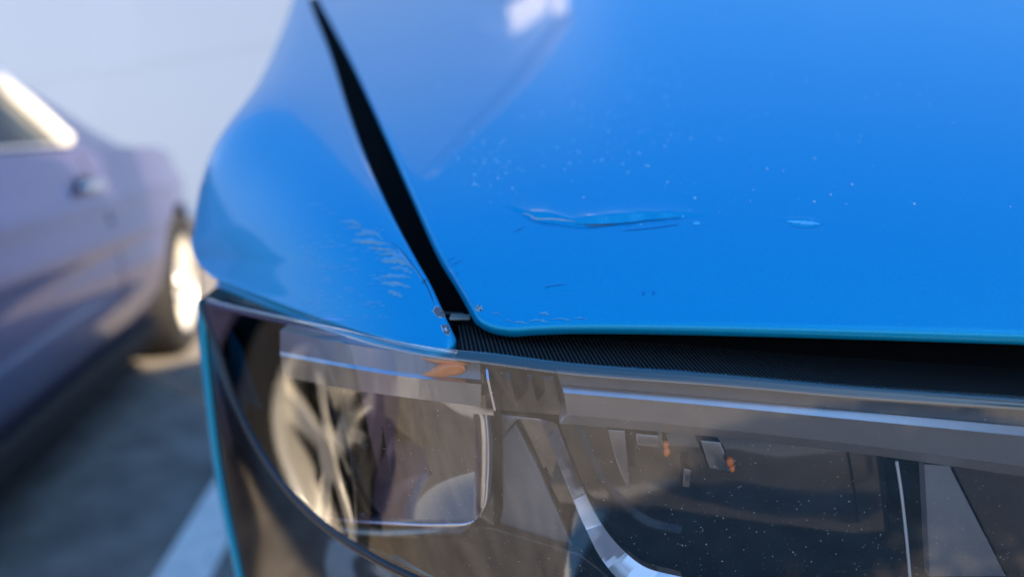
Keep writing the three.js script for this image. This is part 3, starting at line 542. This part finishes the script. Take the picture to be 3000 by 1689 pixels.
function flake(name, m, poly, mat, h) {
  const c = [0, 0]; poly.forEach(p => { c[0] += p[0] / poly.length; c[1] += p[1] / poly.length; });
  const ring = s => poly.map(p => onMesh(m, lerp(c[0], p[0], s), lerp(c[1], p[1], s)));
  const c0 = onMesh(m, c[0], c[1]); if (!c0) return null;
  const pull = s => poly.map(p => { for (let k = s; k > 0.05; k -= 0.08) { const h = onMesh(m, lerp(c[0], p[0], k), lerp(c[1], p[1], k)); if (h) return h; } return c0; });
  const r1 = pull(1), r2 = pull(0.6);
  const up = (q, k) => q.p.clone().addScaledVector(q.n, h * k), close = a => [...a, a[0].clone()];
  return mesh(name, creased(gridGeo([close(r1.map(q => up(q, 0.2))), close(r1.map(q => up(q, 0.9))), close(r2.map(q => up(q, 1.0 + 0.5 * rnd()))), close(r1.map(() => up(c0, 1.2)))]), 20), mat, m);
}
{
  const g3 = (x, y) => [500 + x / 2.417, 500 + y / 2.417];
  const grey = [[[1200, 362], [1290, 362], [1350, 388], 9], [[1250, 402], [1300, 402], [1362, 408], 5], [[1310, 455], [1380, 436], [1440, 440], [1505, 492], 13], [[1280, 492], [1350, 498], [1430, 505], [1560, 522], 9], [[1400, 545], [1500, 556], [1600, 570], 8], [[1480, 592], [1560, 585], [1650, 606], 8], [[1490, 640], [1560, 630], [1640, 640], [1700, 672], 15], [[1560, 690], [1640, 690], [1712, 728], 11], [[1480, 752], [1600, 742], [1700, 760], 10], [[1490, 796], [1600, 800], [1702, 826], 9], [[1540, 852], [1590, 868], [1642, 892], 11], [[1560, 620], [1620, 600], [1690, 655], 8], [[1600, 545], [1650, 610], [1700, 690], 5], [[1690, 660], [1730, 700], [1775, 770], 4]];
  for (const e of grey) { const w = e[e.length - 1], pts = e.slice(0, -1).map(p => g3(...p)); scrape('scrape', wing, pts, w / 2.417 * 1.35, M.scuffSoft, 0.00008, 0.9);
    for (let k = 0; k < 4; k++) { const off = (k - 1.5) * w / 2.417 * 0.55 + (rnd() - 0.5) * 2, t0 = rnd() * 0.35, t1 = 1 - rnd() * 0.3; scrape('scratch_or_glint', wing, [0, 0.33, 0.66, 1].map(f => { const p = polyAt(pts, lerp(t0, t1, f)); return [p[0], p[1] + off]; }), lerp(0.6, 1.5, rnd()), rnd() < 0.5 ? M.scuff : M.scuffFine, 0.00013, 0.7, 14); } }
  const pale = [[[960, 247], [1030, 238], [1082, 242], 4], [[1060, 272], [1132, 268], 3], [[1110, 302], [1186, 303], 3], [[915, 542], [946, 540], 7], [[930, 582], [970, 578], 3], [[1095, 680], [1176, 671], 3], [[1200, 712], [1280, 702], [1352, 690], 4], [[1030, 916], [1062, 914], 7], [[1032, 968], [1056, 968], 6], [[1068, 1042], [1150, 1050], [1252, 1058], 11], [[720, 775], [735, 770], 3], [[1185, 726], [1196, 727], 4], [[1280, 548], [1312, 548], 2], [[1380, 548], [1410, 556], 4], [[1100, 1000], [1160, 1002], 2], [[1320, 1072], [1350, 1070], 2]];
  for (const e of pale) { const w = e[e.length - 1]; scrape('scratch_or_glint', wing, e.slice(0, -1).map(p => g3(...p)), w / 2.417 * 0.7, M.scuffPale, 0.0001, 0.5, 14); }
  for (let i = 0; i < 110; i++) { const x = lerp(880, 1500, rnd()), y = lerp(400, 1060, rnd()), l = lerp(20, 90, rnd()); scrape('scratch_or_glint', wing, [g3(x, y), g3(x + l, y - l * lerp(-0.05, 0.2, rnd()))], lerp(0.7, 1.7, rnd()), M.scuffFine, 0.00008, 0.3, 6); }
  scrape('crack', wing, [[1560, 505], [1630, 560], [1700, 650], [1760, 730], [1800, 790], [1845, 880], [1870, 960]].map(p => g3(...p)), 1.1, M.crack, 0.0001, 0.5, 40);
  scrape('crack', wing, [[1782, 800], [1800, 775], [1828, 766]].map(p => g3(...p)), 1.6, M.crack, 0.0001, 0.5, 12);
  scrape('crack', wing, [[1800, 790], [1815, 815], [1850, 905]].map(p => g3(...p)), 0.9, M.crack, 0.0001, 0.5, 12);
  const c1 = [[1266, 911], [1275, 896], [1287, 899], [1297, 910], [1306, 922], [1302, 933], [1290, 930], [1279, 926]], c2 = [[1291, 951], [1300, 952], [1308, 950], [1316, 962], [1318, 976], [1314, 985], [1306, 979], [1299, 972]];
  const shrink = (p, k) => { const c = [0, 0]; p.forEach(q => { c[0] += q[0] / p.length; c[1] += q[1] / p.length; }); return p.map(q => [lerp(c[0], q[0], k), lerp(c[1], q[1], k)]); };
  const ragged = (p, amt) => { const o = []; p.forEach((q, i) => { const n = p[(i + 1) % p.length]; for (let k = 0; k < 4; k++) o.push([lerp(q[0], n[0], k / 4) + (rnd() - 0.5) * amt, lerp(q[1], n[1], k / 4) + (rnd() - 0.5) * amt]); }); return o; };
  for (const c of [c1, c2]) { flake('paint_chip', wing, ragged(c, 3), M.bareEdge, 0.00012); flake('paint_chip', wing, ragged(shrink(c, 0.88), 4), M.primer, 0.00026); flake('paint_chip', wing, ragged(shrink(c, 0.35).map(q => [q[0] + 4, q[1] - 3]), 3), M.greyPlastic, 0.0005); }
  flake('paint_chip', wing, [[1300, 966], [1306, 958], [1312, 966], [1308, 973]], M.bareEdge, 0.0004);
  // bonnet: torn crease, scuffs at its corner, ticks at its edge
  const g8 = (x, y) => [1300 + x / 2.147, 500 + y / 2.147];
  scrape('crack', hood, [[828, 338], [900, 336], [1050, 336], [1200, 325], [1340, 308], [1490, 296]].map(p => g8(...p)), 1.0, M.crack, 0.00012, 0.3, 40);
  scrape('scratch_or_glint', hood, [[890, 346], [980, 345], [1085, 340]].map(p => g8(...p)), 1.6, M.primer, 0.00014, 0.4, 24);
  scrape('scratch_or_glint', hood, [[500, 270], [540, 276], [570, 298], [700, 304], [825, 318]].map(p => g8(...p)), 1.7, M.bareEdge, 0.00012, 0.6, 40);
  scrape('crack', hood, [[1130, 378], [1300, 362], [1480, 338]].map(p => g8(...p)), 1.4, M.crackSoft, 0.0001, 0.3, 24);
  for (const e of [[[45, 600], [80, 580], [118, 560]], [[30, 570], [48, 555], [68, 543]], [[78, 655], [90, 640]], [[440, 385], [510, 355]], [[635, 735], [690, 722], [770, 716]]]) scrape('scratch_or_glint', hood, e.map(p => g8(...p)), 1.0, M.crackSoft, 0.0001, 0.4, 14);
  scrape('scratch_or_glint', hood, [[2, 560], [30, 610], [62, 650], [90, 705], [150, 800], [190, 860]].map(p => g8(...p)), 1.3, M.scuffPale, 0.0001, 0.8, 50);
  for (const [x, y, l, w] of [[440, 955, 90, 5], [540, 945, 120, 6], [600, 900, 70, 6], [680, 935, 120, 4], [300, 900, 60, 4], [820, 930, 90, 3], [380, 945, 60, 3]]) scrape('scrape', hood, [g8(x, y), g8(x + l / 2, y - 6), g8(x + l, y + 8)], w / 2.147, M.scuffSoft, 0.00012, 0.9);
  flake('paint_chip', hood, [[198, 860], [215, 843], [240, 850], [246, 875], [220, 888], [202, 880]].map(p => g8(...p)), M.scuff, 0.00014);
  for (const [x, y] of [[212, 862], [232, 878], [225, 852]]) flake('paint_chip', hood, [[x - 6, y], [x, y - 5], [x + 6, y], [x, y + 4]].map(p => g8(...p)), M.crack, 0.0003);
  for (const [x, y] of [[1258, 772], [1320, 768]]) { flake('water_spot', hood, Array.from({ length: 10 }, (_, k) => g8(x + 9 * Math.cos(k * 0.628), y + 12 * Math.sin(k * 0.628))), M.spot, 0.0001); }
  scrape('scratch_or_glint', hood, [[2306, 649], [2355, 651], [2404, 656]], 5, M.dentGlint, 0.0001, 0.5, 24); scrape('scratch_or_glint', hood, [[2030, 653], [2052, 655]], 4, M.dentGlint, 0.0001, 0.6, 10);  // bright glints of the two dents, painted on as pale dashes
  // dust: uncountable grains
  const grain = new THREE.IcosahedronGeometry(1, 0), put = (name, m, n, pick, size, mat, lab) => {
    const im = new THREE.InstancedMesh(grain, mat, n), o = new THREE.Object3D(); let k = 0;
    for (let t = 0; t < n * 4 && k < n; t++) { const [x, y] = pick(), h = onMesh(m, x, y); if (!h) continue; const s = size(); o.position.copy(h.p); o.quaternion.setFromUnitVectors(V(0, 1, 0), h.n); o.rotateY(rnd() * 6.28); o.scale.set(s * lerp(0.7, 1.5, rnd()), s * 0.45, s); o.updateMatrix(); im.setMatrixAt(k++, o.matrix); }
    im.count = k; im.name = name; im.castShadow = im.receiveShadow = true; im.userData = { kind: 'stuff', label: lab }; m.add(im);
  };
  const gauss = () => (rnd() + rnd() + rnd() - 1.5) / 0.6;
  put('dust', hood, 1300, () => { const r = rnd(); if (r < 0.42) return [1830 + gauss() * 170, 330 + gauss() * 150]; if (r < 0.6) return [1420 + gauss() * 70, 480 + gauss() * 70]; if (r < 0.85) return [2200 + gauss() * 260, 260 + gauss() * 190]; return [lerp(1250, 3000, rnd()), lerp(0, 620, rnd())]; }, () => 0.00008 + 0.00040 * Math.pow(rnd(), 6), M.dust, 'fine pale dust on the bonnet');
  const lens = headlight.children.find(c => c.name === 'lens');
  const imParent = lens;
  put('dust', imParent, 1500, () => [lerp(900, 3000, rnd()), lerp(1080, 1689, Math.sqrt(rnd()))], () => 0.00005 + 0.00016 * Math.pow(rnd(), 4), M.lensDust, 'fine grey dust on the headlight lens');
}

renderer.render(scene, camera);
